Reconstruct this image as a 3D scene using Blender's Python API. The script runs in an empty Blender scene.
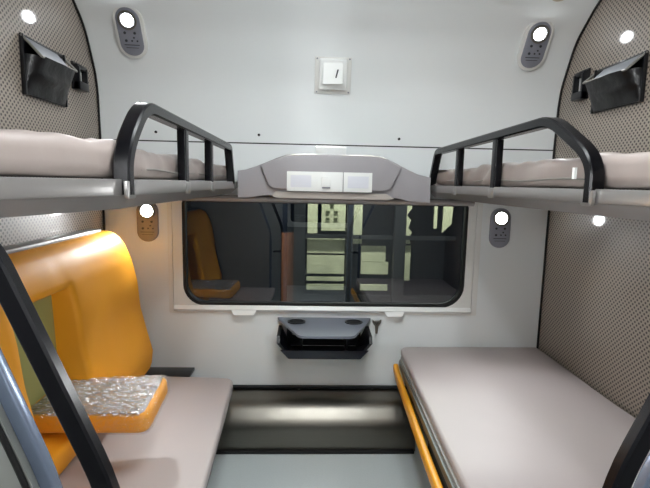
import bpy, bmesh, math, random
from mathutils import Vector, Matrix, noise
random.seed(7)
S = bpy.context.scene
C = S.collection
R = math.radians

# ---------------------------------------------------------------- camera
H = 1.33                                   # camera height, standing in the doorway
cam_d = bpy.data.cameras.new('camera'); cam = bpy.data.objects.new('camera', cam_d); C.objects.link(cam)
cam_d.sensor_width = 36.0; cam_d.lens = 460.0 / 650.0 * 36.0; cam_d.clip_start = 0.02
M4 = Matrix.Rotation(R(-2.24), 4, 'Z') @ Matrix.Rotation(R(82.5), 4, 'X') @ Matrix.Rotation(R(1.2), 4, 'Z')
cam.matrix_world = Matrix.Translation((0, 0, H)) @ M4
S.camera = cam

# ---------------------------------------------------------------- world, exposure
w = bpy.data.worlds.new('night'); S.world = w; w.use_nodes = True
w.node_tree.nodes['Background'].inputs[0].default_value = (0.02, 0.025, 0.035, 1)
w.node_tree.nodes['Background'].inputs[1].default_value = 0.3
S.view_settings.view_transform = 'Standard'; S.view_settings.look = 'None'
S.view_settings.exposure = 1.0; S.view_settings.gamma = 1.0; S.view_settings.use_curve_mapping = False
CEIL_E = 24.0      # ceiling diffusers
READ_UP = 22.0      # reading lamp lenses
READ_LOW = 30.0
SPOT_UP = 3.0; SPOT_LOW = 11.5      # beams of the reading lamps
FILL_WALL_E = 50.0      # unseen fill strips added in the vestibule
FILL_VEST_E = 12.0       # unseen fill lamp added over the doorway
FILL_CORR_E = 12.0       # unseen fill lamp added in the corridor
YARD_W = 100.0      # workshop lamps outside

# ---------------------------------------------------------------- materials
def srgb(r, g, b):
    f = lambda c: (c/255/12.92) if c/255 <= 0.04045 else ((c/255+0.055)/1.055)**2.4
    return (f(r), f(g), f(b), 1)
def mat(name, col, rough=0.5, metal=0.0, coat=0.0, bump=0.0, bscale=60, var=0.0, sheen=0.0, vscale=9, stretch=(1,1,1), emit=None, espec=0.5):
    m = bpy.data.materials.new(name); m.use_nodes = True
    nt = m.node_tree; b = nt.nodes['Principled BSDF']
    b.inputs['Base Color'].default_value = col; b.inputs['Roughness'].default_value = rough
    b.inputs['Metallic'].default_value = metal; b.inputs['Coat Weight'].default_value = coat
    b.inputs['Sheen Weight'].default_value = sheen; b.inputs['Specular IOR Level'].default_value = espec
    tc = nt.nodes.new('ShaderNodeTexCoord'); mp = nt.nodes.new('ShaderNodeMapping')
    mp.inputs['Scale'].default_value = stretch
    nt.links.new(tc.outputs['Object'], mp.inputs[0])
    if var:
        n = nt.nodes.new('ShaderNodeTexNoise'); n.inputs['Scale'].default_value = vscale; n.inputs['Detail'].default_value = 4
        nt.links.new(mp.outputs[0], n.inputs[0])
        mx = nt.nodes.new('ShaderNodeMix'); mx.data_type = 'RGBA'
        mx.inputs[6].default_value = tuple(c*(1-var) for c in col[:3])+(1,)
        mx.inputs[7].default_value = tuple(min(1, c*(1+var)) for c in col[:3])+(1,)
        nt.links.new(n.outputs[0], mx.inputs[0]); nt.links.new(mx.outputs[2], b.inputs['Base Color'])
    if bump:
        n = nt.nodes.new('ShaderNodeTexNoise'); n.inputs['Scale'].default_value = bscale; n.inputs['Detail'].default_value = 5
        nt.links.new(mp.outputs[0], n.inputs[0])
        bp = nt.nodes.new('ShaderNodeBump'); bp.inputs['Strength'].default_value = bump; bp.inputs['Distance'].default_value = 0.01
        nt.links.new(n.outputs[0], bp.inputs['Height']); nt.links.new(bp.outputs[0], b.inputs['Normal'])
    if emit:
        b.inputs['Emission Color'].default_value = emit[0]; b.inputs['Emission Strength'].default_value = emit[1]
    return m

white = mat('white_laminate', srgb(234, 238, 238), 0.38, coat=0.15, var=0.02, vscale=2)
whiteplastic = mat('white_plastic', srgb(240, 242, 240), 0.3)
creamplastic = mat('frame_plastic', srgb(228, 228, 224), 0.32, coat=0.2)
greyplastic = mat('grey_housing_plastic', srgb(160, 157, 160), 0.42, bump=0.04, bscale=300)
blackgloss = mat('black_gloss_paint', srgb(9, 9, 13), 0.26, espec=0.25)
blackleather = mat('black_leatherette', srgb(9, 9, 11), 0.3, bump=0.5, bscale=14, espec=0.4)
leatherpipe = mat('grey_piping', srgb(120, 118, 112), 0.4)
blackplastic = mat('black_plastic', srgb(14, 15, 20), 0.3)
bluegrey = mat('blue_grey_plastic', srgb(118, 124, 136), 0.32)
rubber = mat('black_rubber', srgb(14, 14, 15), 0.6)
slategrey = mat('lamp_plate_grey', srgb(138, 140, 150), 0.4)
slatedark = mat('lamp_mark_dark', srgb(50, 52, 58), 0.5)
steel = mat('brushed_steel', srgb(126, 122, 114), 0.32, metal=1.0, bump=0.03, bscale=40, stretch=(1, 30, 30), var=0.05)
fascia_m = mat('berth_edge_aluminium', srgb(170, 168, 166), 0.33, metal=0.75, var=0.03, stretch=(1, 1, 8))
fasciadark = mat('berth_edge_lower_band', srgb(142, 138, 136), 0.36, metal=0.5)
trimsteel = mat('blue_steel_trim', srgb(120, 132, 152), 0.25, metal=0.6, bump=0.15, bscale=10)
floorm = mat('vinyl_floor', srgb(205, 213, 214), 0.35, coat=0.1, var=0.06, vscale=120)
orange = mat('orange_leatherette', srgb(244, 166, 38), 0.52, espec=0.35, coat=0.0, bump=0.06, bscale=9, var=0.05, vscale=5)
orangepaint = mat('orange_upholstered_edge', srgb(236, 160, 12), 0.4)
greenm = mat('olive_green_fabric', srgb(164, 164, 100), 0.7, bump=0.08, bscale=120)
beige = mat('taupe_seat_vinyl', srgb(176, 166, 164), 0.5, var=0.03, vscale=4, bump=0.03, bscale=14)
upcover = mat('pale_berth_cover', srgb(152, 141, 136), 0.36, var=0.03, vscale=5, bump=0.04, bscale=20)
padgrey = mat('armrest_grey_top', srgb(150, 148, 152), 0.5)
greypanel = mat('grey_partition_laminate', srgb(142, 144, 140), 0.45)
ceilm = mat('ceiling_white', srgb(225, 225, 222), 0.5)
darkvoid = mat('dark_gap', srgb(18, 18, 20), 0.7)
brown = mat('brown_reflection', srgb(150, 92, 62), 0.5, var=0.1, vscale=3)
workgreen = mat('pale_green_board', srgb(208, 208, 172), 0.7, var=0.3, vscale=6)
yardfloor = mat('yard_concrete', srgb(60, 62, 64), 0.9, var=0.2)
postm = mat('dark_steel_paint', srgb(26, 29, 34), 0.5)

def emis(name, col, s):
    m = bpy.data.materials.new(name); m.use_nodes = True; nt = m.node_tree
    nt.nodes.remove(nt.nodes['Principled BSDF']); e = nt.nodes.new('ShaderNodeEmission')
    e.inputs[0].default_value = col; e.inputs[1].default_value = s
    nt.links.new(e.outputs[0], nt.nodes['Material Output'].inputs[0]); return m
ceil_glow = emis('ceiling_diffuser_glow', (0.93, 0.98, 1.0, 1), CEIL_E)
glow_up = emis('reading_lens_glow', (0.93, 0.97, 1.0, 1), READ_UP); glow_low = emis('reading_lens_bright_glow', (0.95, 0.98, 1.0, 1), READ_LOW)
fill_vest_glow = emis('vestibule_fill_glow', (1.0, 0.97, 0.93, 1), FILL_VEST_E)
fill_wall_glow = emis('wall_fill_glow', (0.97, 0.98, 1.0, 1), FILL_WALL_E)
fill_corr_glow = emis('corridor_fill_glow', (1.0, 0.97, 0.92, 1), FILL_CORR_E)

def math_node(nt, op, a, b=None):
    n = nt.nodes.new('ShaderNodeMath'); n.operation = op
    for i, v in enumerate((a, b)):
        if v is None: continue
        if isinstance(v, (int, float)): n.inputs[i].default_value = v
        else: nt.links.new(v, n.inputs[i])
    return n.outputs[0]
def perforated():
    m = bpy.data.materials.new('dotted_wall_laminate'); m.use_nodes = True; nt = m.node_tree; b = nt.nodes['Principled BSDF']
    tc = nt.nodes.new('ShaderNodeTexCoord'); sp = nt.nodes.new('ShaderNodeSeparateXYZ'); nt.links.new(tc.outputs['Object'], sp.inputs[0])
    s = 0.0215
    y, z = math_node(nt, 'DIVIDE', sp.outputs[1], s), math_node(nt, 'DIVIDE', sp.outputs[2], s)
    def cell(a, b_):
        fa = math_node(nt, 'SUBTRACT', math_node(nt, 'FRACT', a), 0.5)
        fb = math_node(nt, 'SUBTRACT', math_node(nt, 'FRACT', b_), 0.5)
        return math_node(nt, 'SQRT', math_node(nt, 'ADD', math_node(nt, 'MULTIPLY', fa, fa), math_node(nt, 'MULTIPLY', fb, fb)))
    d1 = cell(y, z); d2 = cell(math_node(nt, 'ADD', y, 0.5), math_node(nt, 'ADD', z, 0.5))
    d = math_node(nt, 'MINIMUM', d1, d2)
    mr = nt.nodes.new('ShaderNodeMapRange'); mr.inputs[1].default_value = 0.17; mr.inputs[2].default_value = 0.26
    nt.links.new(d, mr.inputs[0])
    mx = nt.nodes.new('ShaderNodeMix'); mx.data_type = 'RGBA'
    mx.inputs[6].default_value = srgb(62, 52, 47); mx.inputs[7].default_value = srgb(150, 140, 129)
    nt.links.new(mr.outputs[0], mx.inputs[0]); nt.links.new(mx.outputs[2], b.inputs['Base Color'])
    b.inputs['Roughness'].default_value = 0.5; b.inputs['Coat Weight'].default_value = 0.5; b.inputs['Coat Roughness'].default_value = 0.07
    return m
dotted = perforated()
def pane_mat(name, tint, refl):
    m = bpy.data.materials.new(name); m.use_nodes = True; nt = m.node_tree
    nt.nodes.remove(nt.nodes['Principled BSDF'])
    t = nt.nodes.new('ShaderNodeBsdfTransparent'); t.inputs[0].default_value = tint
    g = nt.nodes.new('ShaderNodeBsdfGlossy'); g.inputs['Roughness'].default_value = 0.0; g.inputs[0].default_value = (0.93, 0.97, 1, 1)
    fr = nt.nodes.new('ShaderNodeFresnel'); fr.inputs[0].default_value = 1.5
    f = math_node(nt, 'ADD', fr.outputs[0], refl)
    mx = nt.nodes.new('ShaderNodeMixShader'); nt.links.new(f, mx.inputs[0])
    nt.links.new(t.outputs[0], mx.inputs[1]); nt.links.new(g.outputs[0], mx.inputs[2])
    nt.links.new(mx.outputs[0], nt.nodes['Material Output'].inputs[0]); return m
pane = pane_mat('tinted_window_pane', (0.45, 0.48, 0.5, 1), 0.06)
def film_mat(mixv):
    m = bpy.data.materials.new('clear_plastic_film'); m.use_nodes = True; nt = m.node_tree
    nt.nodes.remove(nt.nodes['Principled BSDF'])
    t = nt.nodes.new('ShaderNodeBsdfTransparent'); g = nt.nodes.new('ShaderNodeBsdfGlossy'); g.inputs['Roughness'].default_value = 0.12
    tc = nt.nodes.new('ShaderNodeTexCoord'); mp = nt.nodes.new('ShaderNodeMapping'); mp.inputs['Scale'].default_value = (20, 60, 30)
    mp.inputs['Rotation'].default_value = (0, 0, -0.9)
    n = nt.nodes.new('ShaderNodeTexNoise'); n.inputs['Scale'].default_value = 1.6; n.inputs['Detail'].default_value = 3; n.inputs['Distortion'].default_value = 1.0
    nt.links.new(tc.outputs['Object'], mp.inputs[0]); nt.links.new(mp.outputs[0], n.inputs[0])
    bp = nt.nodes.new('ShaderNodeBump'); bp.inputs['Strength'].default_value = 1.0; bp.inputs['Distance'].default_value = 0.02
    nt.links.new(n.outputs[0], bp.inputs['Height']); nt.links.new(bp.outputs[0], g.inputs['Normal'])
    mx = nt.nodes.new('ShaderNodeMixShader'); mx.inputs[0].default_value = mixv
    nt.links.new(t.outputs[0], mx.inputs[1]); nt.links.new(g.outputs[0], mx.inputs[2])
    if mixv > 0.3:         # white streaks painted in as highlights on the crumpled wrap
        n2 = nt.nodes.new('ShaderNodeTexNoise'); n2.inputs['Scale'].default_value = 2.6; n2.inputs['Detail'].default_value = 2; n2.inputs['Distortion'].default_value = 0.6
        nt.links.new(mp.outputs[0], n2.inputs[0])
        mr = nt.nodes.new('ShaderNodeMapRange'); mr.inputs[1].default_value = 0.56; mr.inputs[2].default_value = 0.68; mr.inputs[4].default_value = 0.85
        nt.links.new(n2.outputs[0], mr.inputs[0])
        df = nt.nodes.new('ShaderNodeBsdfDiffuse'); df.inputs[0].default_value = (0.95, 0.95, 0.97, 1)
        m2 = nt.nodes.new('ShaderNodeMixShader'); nt.links.new(mr.outputs[0], m2.inputs[0]); nt.links.new(mx.outputs[0], m2.inputs[1]); nt.links.new(df.outputs[0], m2.inputs[2]); mx = m2
    nt.links.new(mx.outputs[0], nt.nodes['Material Output'].inputs[0]); return m
film = film_mat(0.16); film_top = film_mat(0.6)

# ---------------------------------------------------------------- helpers
def obj(name, bm, m, parent=None, smooth=True, angle=35):
    bmesh.ops.recalc_face_normals(bm, faces=bm.faces)
    me = bpy.data.meshes.new(name); bm.to_mesh(me); bm.free()
    ms = m if isinstance(m, (list, tuple)) else [m]
    for x in ms: me.materials.append(x)
    if smooth:
        for p in me.polygons: p.use_smooth = True
        me.set_sharp_from_angle(angle=R(angle))
    o = bpy.data.objects.new(name, me); C.objects.link(o)
    if parent:
        o.parent = parent; o.matrix_parent_inverse = Matrix.Translation(-parent.location) if parent.type == 'EMPTY' and not parent.get('_local') else Matrix()
    return o
def thing(name, label, cat, loc=(0, 0, 0), group=None):
    o = bpy.data.objects.new(name, None); C.objects.link(o); o.location = loc; o.empty_display_size = 0.05
    o['label'] = label; o['category'] = cat
    if group: o['group'] = group
    return o
def tag(o, label, cat, group=None):
    o['label'] = label; o['category'] = cat
    if group: o['group'] = group
    return o
def struct(name, bm, m, parent=None, **k):
    o = obj(name, bm, m, parent, **k)
    if not parent: o['kind'] = 'structure'
    return o
def box(bm, x0, x1, y0, y1, z0, z1, bev=0.0, seg=2, mi=0):
    t = bmesh.new()
    vs = [t.verts.new((x, y, z)) for x in (x0, x1) for y in (y0, y1) for z in (z0, z1)]
    for f in ((0,1,3,2),(4,6,7,5),(0,4,5,1),(2,3,7,6),(0,2,6,4),(1,5,7,3)): t.faces.new([vs[i] for i in f])
    bmesh.ops.recalc_face_normals(t, faces=t.faces)
    if bev: bmesh.ops.bevel(t, geom=list(t.edges), offset=bev, segments=seg, profile=0.6, affect='EDGES')
    merge(bm, t, mi)
    return bm
def merge(bm, t, mi=0):
    mp = {}
    for v in t.verts: mp[v] = bm.verts.new(v.co)
    for f in t.faces:
        try:
            g = bm.faces.new([mp[v] for v in f.verts]); g.material_index = mi
        except ValueError: pass
    t.free()
def B(*a, **k): return box(bmesh.new(), *a, **k)
def prism(bm, pts, axis, a, b, bev=0.0, seg=2, mi=0):
    """polygon pts in the two other axes, extruded along axis from a to b"""
    t = bmesh.new()
    def P(p, d):
        if axis == 0: return (d, p[0], p[1])
        if axis == 1: return (p[0], d, p[1])
        return (p[0], p[1], d)
    A = [t.verts.new(P(p, a)) for p in pts]; Bv = [t.verts.new(P(p, b)) for p in pts]
    t.faces.new(A); t.faces.new(Bv[::-1]); n = len(pts)
    for i in range(n): t.faces.new((A[i], Bv[i], Bv[(i+1) % n], A[(i+1) % n]))
    bmesh.ops.recalc_face_normals(t, faces=t.faces)
    if bev:
        caps = [e for e in t.edges if len(e.link_faces) == 2 and any(len(f.verts) == n and n != 4 for f in e.link_faces)] if n != 4 else list(t.edges)
        bmesh.ops.bevel(t, geom=caps, offset=bev, segments=seg, profile=0.6, affect='EDGES')
    merge(bm, t, mi); return bm
def PR(*a, **k): return prism(bmesh.new(), *a, **k)
def rrect(x0, x1, z0, z1, r, n=8, rs=None):
    """rounded rectangle outline, ccw; rs = radii for (x0z0, x1z0, x1z1, x0z1)"""
    rs = rs or (r,)*4; out = []
    for (cx, cz, sx, sz, a0, rr) in ((x0, z0, 1, 1, 180, rs[0]), (x1, z0, -1, 1, 270, rs[1]), (x1, z1, -1, -1, 0, rs[2]), (x0, z1, 1, -1, 90, rs[3])):
        for i in range(n+1):
            a = R(a0 + 90*i/n); out.append((cx + sx*rr + rr*math.cos(a), cz + sz*rr + rr*math.sin(a)))
    return out
def circ(cx, cz, r, n=24, ry=None): return [(cx+r*math.cos(2*math.pi*i/n), cz+(ry or r)*math.sin(2*math.pi*i/n)) for i in range(n)]
def sweep(bm, path, sec, up=None):
    """sweep closed 2d section along 3d path; up = constant side vector"""
    path = [Vector(p) for p in path]; rings = []
    for i, p in enumerate(path):
        t = ((path[min(i+1, len(path)-1)] - path[i]).normalized() + (path[i] - path[max(i-1, 0)]).normalized())
        t = t.normalized() if t.length else (path[-1]-path[0]).normalized()
        u = Vector(up) if up else Vector((0, 0, 1)) if abs(t.z) < 0.9 else Vector((1, 0, 0))
        v = t.cross(u).normalized(); u2 = v.cross(t).normalized()
        k = 1.0
        if 0 < i < len(path)-1:
            c = t.dot((path[i+1]-path[i]).normalized()); k = 1/max(c, 0.5)
        rings.append([bm.verts.new(p + u2*s[0] + v*s[1]*k) for s in sec])
    n = len(sec)
    for a, b in zip(rings, rings[1:]):
        for i in range(n): bm.faces.new((a[i], a[(i+1) % n], b[(i+1) % n], b[i]))
    bm.faces.new(rings[0]); bm.faces.new(rings[-1][::-1]); return bm
def fillet(pts, r, n=6):
    pts = [Vector(p) for p in pts]; out = [pts[0]]
    rr = r if isinstance(r, (list, tuple)) else [r]*len(pts)
    for i in range(1, len(pts)-1):
        a, b, c = pts[i-1], pts[i], pts[i+1]
        k = rr[i]
        p0 = b + (a-b).normalized()*min(k, (a-b).length*0.49); p2 = b + (c-b).normalized()*min(k, (c-b).length*0.49)
        for j in range(n+1):
            t = j/n; out.append((1-t)**2*p0 + 2*t*(1-t)*b + t*t*p2)
    out.append(pts[-1]); return out
def tube(bm, path, r, n=12, up=None): return sweep(bm, path, circ(0, 0, r, n), up)
def ringplate(outer, inner, y0, y1):
    """plate in XZ with a hole; outer, inner same count outlines"""
    bm = bmesh.new(); n = len(outer); L = []
    for y in (y0, y1):
        L.append([bm.verts.new((p[0], y, p[1])) for p in outer]); L.append([bm.verts.new((p[0], y, p[1])) for p in inner])
    for i in range(n):
        j = (i+1) % n
        bm.faces.new((L[0][i], L[0][j], L[1][j], L[1][i])); bm.faces.new((L[2][i], L[2][j], L[3][j], L[3][i]))
        bm.faces.new((L[0][i], L[0][j], L[2][j], L[2][i])); bm.faces.new((L[1][i], L[1][j], L[3][j], L[3][i]))
    return bm
def cushion(pts, z0, z1, rnd, res=0.03, wr=0.0, ws=6, puff=0.0, seed=0):
    """a soft slab: plan polygon pts (convex-ish, ccw) from z0 to z1 with rounded top and bottom edges and slight wrinkles"""
    t = bmesh.new(); n = len(pts); P = [Vector((p[0], p[1], 0)) for p in pts]
    cx = sum((p for p in P), Vector())/n
    levels = []
    K = 6
    for i in range(K+1):
        a = math.pi/2*i/K; levels.append((rnd*(1-math.sin(a)), z0 + rnd*(1-math.cos(a))))
    for i in range(K+1):
        a = math.pi/2*i/K; levels.append((rnd*(1-math.cos(a)), z1 - rnd + rnd*math.sin(a)))
    # inset rows: offset each vertex along its bisector
    def inset(d):
        out = []
        for i in range(n):
            a = (P[i]-P[i-1]).normalized(); b = (P[(i+1) % n]-P[i]).normalized()
            na, nb = Vector((-a.y, a.x, 0)), Vector((-b.y, b.x, 0))
            m = (na+nb); m = m/ max(0.3, m.length_squared) * 2
            out.append(P[i] + m*d)
        return out
    rings = [[t.verts.new((q.x, q.y, z)) for q in inset(d)] for d, z in levels]
    for a, b in zip(rings, rings[1:]):
        for i in range(n): t.faces.new((a[i], a[(i+1) % n], b[(i+1) % n], b[i]))
    # top as inner rings toward the centre line
    last = rings[-1]
    steps = 10
    for s in range(1, steps):
        k = s/steps
        cur = []
        for v in last if s == 1 else base:
            pass
        if s == 1: base = [v.co.copy() for v in last]; prev = last
        for q in base:
            c = Vector((cx.x, q.y*(1-0.9)+cx.y*0.9 if False else q.y + (cx.y-q.y)*k, q.z))
            cur.append(t.verts.new((q.x + (cx.x-q.x)*k, q.y + (cx.y-q.y)*k, q.z)))
        for i in range(n): t.faces.new((prev[i], prev[(i+1) % n], cur[(i+1) % n], cur[i]))
        prev = cur
    t.faces.new(prev); t.faces.new(rings[0][::-1])
    bmesh.ops.recalc_face_normals(t, faces=t.faces)
    if wr or puff:
        for v in t.verts:
            q = v.co*ws
            s = noise.noise(Vector((q.x*0.5, q.y, q.z*0.3 + seed)))
            s2 = noise.noise(Vector((q.x*2.2, q.y*2.6, q.z*1.5 + seed+9)))
            h = (v.co.z - z0)/(z1-z0)
            v.co.z += wr*(s+0.5*s2)*max(0, h)
            v.co += v.normal*wr*0.6*s2*(1 if h > 0.1 else 0) if v.normal.length else Vector()
    return t
def dense(pts, step=0.03):
    out = []; n = len(pts)
    for i in range(n):
        a, b = Vector(pts[i]), Vector(pts[(i+1) % n]); k = max(1, int((b-a).length/step))
        for j in range(k): out.append(tuple(a+(b-a)*j/k))
    return out
def plan_round(pts, r, n=6):
    m = len(pts); rr = r if isinstance(r, (list, tuple)) else [r]*m; out = []
    for i in range(m):
        a, b, c = Vector(pts[i-1]), Vector(pts[i]), Vector(pts[(i+1) % m]); k = rr[i]
        if k <= 0: out.append(tuple(b)); continue
        p0 = b+(a-b).normalized()*k; p2 = b+(c-b).normalized()*k
        for j in range(n+1):
            t = j/n; q = (1-t)**2*p0+2*t*(1-t)*b+t*t*p2; out.append(tuple(q))
    return out

XL, XR, D = -1.031, 1.261, 2.36
YF = 0.62                                      # face of the door-side partitions
ZC = 2.33
PROF = [(2.36, 1.525), (2.352, 1.73), (2.335, 1.82), (2.30, 1.90), (2.24, 2.01), (2.16, 2.085), (2.07, 2.15), (1.9, 2.23), (1.6, 2.31), (1.4, ZC)]
def prof_smooth():
    pts = [Vector((0, a, b)) for a, b in PROF]; out = [pts[0], pts[1]]
    for i in range(1, len(pts)-1):
        p0, p1, p2, p3 = pts[max(i-1, 1)], pts[i], pts[i+1], pts[min(i+2, len(pts)-1)]
        for j in range(1, 7):
            t = j/6
            out.append(0.5*((2*p1)+(-p0+p2)*t+(2*p0-5*p1+4*p2-p3)*t*t+(-p0+3*p1-3*p2+p3)*t**3))
    return [(v.y, v.z) for v in out]
PS = prof_smooth()

# ---------------------------------------------------------------- structure
struct('floor', B(-1.25, 1.45, -1.2, 2.5, -0.03, 0.0), floorm, smooth=False)
struct('ceiling', B(-1.25, 1.45, -1.2, 1.42, ZC, ZC+0.03), ceilm, smooth=False)
# wall_back: flat wall below the seam with the window hole, top seam gap, curved upper panel
wx0, wx1, wz0, wz1 = -0.632, 0.828, 0.692, 1.245
hole = rrect(wx0, wx1, wz0, wz1, 0.1, 8, rs=(0.105, 0.115, 0.03, 0.03))
bm = bmesh.new()
outer = dense([(XL-0.03, -0.0), (XR+0.03, -0.0), (XR+0.03, 1.519), (XL-0.03, 1.519)], 0.2)
ed = []
for loop in (outer, hole):
    vs = [bm.verts.new((p[0], D, p[1])) for p in loop]
    ed += [bm.edges.new((vs[i], vs[(i+1) % len(vs)])) for i in range(len(vs))]
bmesh.ops.triangle_fill(bm, edges=ed, use_beauty=True)
g = bmesh.ops.extrude_face_region(bm, geom=list(bm.faces))
for v in [x for x in g['geom'] if isinstance(x, bmesh.types.BMVert)]: v.co.y += 0.05
wall_back = struct('wall_back', bm, white, smooth=False)
bm = bmesh.new()
n = len(PS); inner = [[bm.verts.new((x, y, z)) for (y, z) in PS] for x in (XL-0.03, XR+0.03)]
outr = [[bm.verts.new((x, y+0.04, z+0.02)) for (y, z) in PS] for x in (XL-0.03, XR+0.03)]
for i in range(n-1):
    bm.faces.new((inner[0][i], inner[0][i+1], inner[1][i+1], inner[1][i])); bm.faces.new((outr[0][i], outr[0][i+1], outr[1][i+1], outr[1][i]))
for a, b in ((0, 0), (-1, -1)): bm.faces.new((inner[0][a], inner[1][a], outr[1][a], outr[0][a]))
struct('wall_back_upper', bm, white, angle=60)
struct('trim_1', B(XL, XR, 2.372, 2.40, 1.517, 1.528), rubber, smooth=False)
for (x, z) in ((-0.756, 1.565), (-0.249, 1.563), (0.455, 1.560)):
    s = struct('screw_cap', prism(bmesh.new(), circ(x, z, 0.0065, 12), 1, 2.353, 2.362), rubber, wall_back)
for nm, x0, x1 in (('wall_left', XL-0.04, XL), ('wall_right', XR, XR+0.04)):
    pts = [(-0.0, 0), (D, 0), (D, 1.52)] + PS[1:] + [(-0.0, ZC)]
    struct(nm, PR(pts, 0, x0, x1), dotted, smooth=False)
# black edge strips where the dotted walls meet the train side
for k, (x, s) in enumerate(((XL, 1), (XR, -1))):
    path = [Vector((x+s*0.002, y-0.002, z)) for (y, z) in [(D, 0.0), (D, 0.6), (D, 1.2)]+PS]
    struct('trim_%d' % (k+2), sweep(bmesh.new(), path, [(-0.006, -0.006), (0.006, -0.006), (0.006, 0.006), (-0.006, 0.006)], up=(1, 0, 0)), rubber, smooth=False)
# stainless foot duct along the window wall, with sloping rounded front
PD = fillet([(0, 2.36, 0.243), (0, 2.24, 0.210), (0, 2.165, 0.130), (0, 2.148, 0.02), (0, 2.145, 0.0)], [0, 0.04, 0.035, 0.01, 0], 10)
duct = thing('foot_duct', 'brushed stainless steel foot duct with a rounded front, on the floor under the window', 'duct', (0.11, 2.25, 0))
bm = bmesh.new(); pts = [(p.y, p.z) for p in PD] + [(2.36, 0.0)]
prism(bm, pts, 0, -0.46, 0.56); obj('duct_cover', bm, steel, duct, angle=50)
obj('top_strip', B(-0.45, 0.55, 2.335, 2.358, 0.243, 0.252), rubber, duct, smooth=False)
obj('toe_strip', B(-0.45, 0.55, 2.122, 2.144, 0.0, 0.012), rubber, duct, smooth=False)
for x in (-0.03, 0.36): obj('cover_screw', PR(circ(x, 2.325, 0.006, 10), 2, 0.2405, 0.246), steel, duct)

# partitions by the door (slanted above, upright below), with blue steel edge trim
edgeL = [(-0.342, 0.0), (-0.342, 0.88), (-0.475, 1.24), (-0.49, ZC)]
edgeR = [(0.487, 0.0), (0.487, 0.88), (0.652, 1.24), (0.675, ZC)]
bm = PR([(XL, 0.0)] + edgeL + [(XL, ZC)], 1, YF-0.045, YF); struct('wall_front_left', bm, greypanel, smooth=False)
bm = PR([(XR, 0.0)] + edgeR + [(XR, ZC)], 1, YF-0.045, YF); struct('wall_front_right', bm, greypanel, smooth=False)
for k, e, s in ((4, edgeL, 1), (5, edgeR, -1)):
    path = fillet([(x+s*0.010, YF-0.025, z) for x, z in e], [0, .08, .05, 0])
    bm = sweep(bmesh.new(), path, rrect(-0.010, 0.010, -0.010, 0.010, 0.004, 3), up=(0, 1, 0))
    tr = struct('trim_%d' % k, bm, trimsteel)
    path2 = fillet([(x-s*0.005, YF-0.048, z) for x, z in e], [0, .08, .05, 0])
    o = obj('edge_gasket', tube(bmesh.new(), path2, 0.004, 8), rubber, tr)
# door wall behind the camera and the corridor beyond it
bm = bmesh.new(); dx0, dx1 = -0.27, 0.49
box(bm, XL-0.2, dx0, -0.30, -0.24, 0, ZC); box(bm, dx1, XR+0.2, -0.30, -0.24, 0, ZC); box(bm, dx0, dx1, -0.30, -0.24, 1.98, ZC)
struct('wall_front', bm, greypanel, smooth=False)
bm = bmesh.new(); box(bm, dx0-0.0, dx0+0.05, -0.32, -0.22, 0, 1.98, 0.006); box(bm, dx1-0.05, dx1, -0.32, -0.22, 0, 1.98, 0.006); box(bm, dx0, dx1, -0.32, -0.22, 1.93, 1.98, 0.006)
struct('trim_6', bm, trimsteel)
struct('wall_vestibule_left', B(-0.62, -0.58, -0.24, YF-0.05, 0, ZC), greypanel, smooth=False)
struct('wall_vestibule_right', B(0.80, 0.84, -0.24, YF-0.05, 0, ZC), greypanel, smooth=False)
bm = bmesh.new()
box(bm, -1.25, 1.45, -1.2, -1.15, 0, 0.8); box(bm, -1.25, 1.45, -1.2, -1.15, 1.6, ZC); box(bm, -1.25, -0.25, -1.2, -1.15, 0.8, 1.6); box(bm, 0.6, 1.45, -1.2, -1.15, 0.8, 1.6)
struct('wall_corridor', bm, greypanel, smooth=False)
win2 = thing('window_2', '', '', (0.17, -1.17, 0.8)); del win2['label']; del win2['category']; win2['kind'] = 'structure'
obj('frame', ringplate(rrect(-0.28, 0.63, 0.77, 1.63, 0.05), rrect(-0.22, 0.57, 0.83, 1.57, 0.05), -1.15, -1.13), creamplastic, win2)
obj('pane', B(-0.25, 0.6, -1.18, -1.172, 0.8, 1.6), pane, win2, smooth=False)

# main window: raised frame, black gasket, tinted pane
win = thing('window_1', '', '', (0.1, D, wz0)); del win['label']; del win['category']; win['kind'] = 'structure'
fo = rrect(wx0-0.052, wx1+0.045, wz0-0.03, wz1+0.0, 0.01, 8)
obj('window_frame', ringplate(fo, rrect(wx0-0.004, wx1+0.004, wz0-0.004, wz1, 0.1, 8, rs=(0.11, 0.12, 0.03, 0.03)), D-0.012, D+0.002), creamplastic, win, smooth=False)
fo2 = rrect(wx0-0.078, wx1+0.078, wz0-0.045, wz1+0.0, 0.008, 8)
obj('outer_frame', ringplate(fo2, rrect(wx0-0.056, wx1+0.049, wz0-0.034, wz1, 0.008, 8), D-0.007, D+0.002), creamplastic, win, smooth=False)
obj('gasket', ringplate(rrect(wx0-0.004, wx1+0.004, wz0-0.004, wz1, 0.1, 8, rs=(0.11, 0.12, 0.03, 0.03)), rrect(wx0+0.01, wx1-0.01, wz0+0.01, wz1, 0.1, 8, rs=(0.10, 0.11, 0.03, 0.03)), D-0.008, D+0.03), rubber, win)
obj('pane', B(wx0-0.01, wx1+0.01, D+0.016, D+0.022, wz0-0.01, wz1+0.01), pane, win, smooth=False)
obj('sill', PR([(2.36, 0.692), (2.345, 0.69), (2.334, 0.672), (2.345, 0.658), (2.36, 0.656)], 0, wx0-0.05, wx1+0.043), whiteplastic, win)
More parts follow.
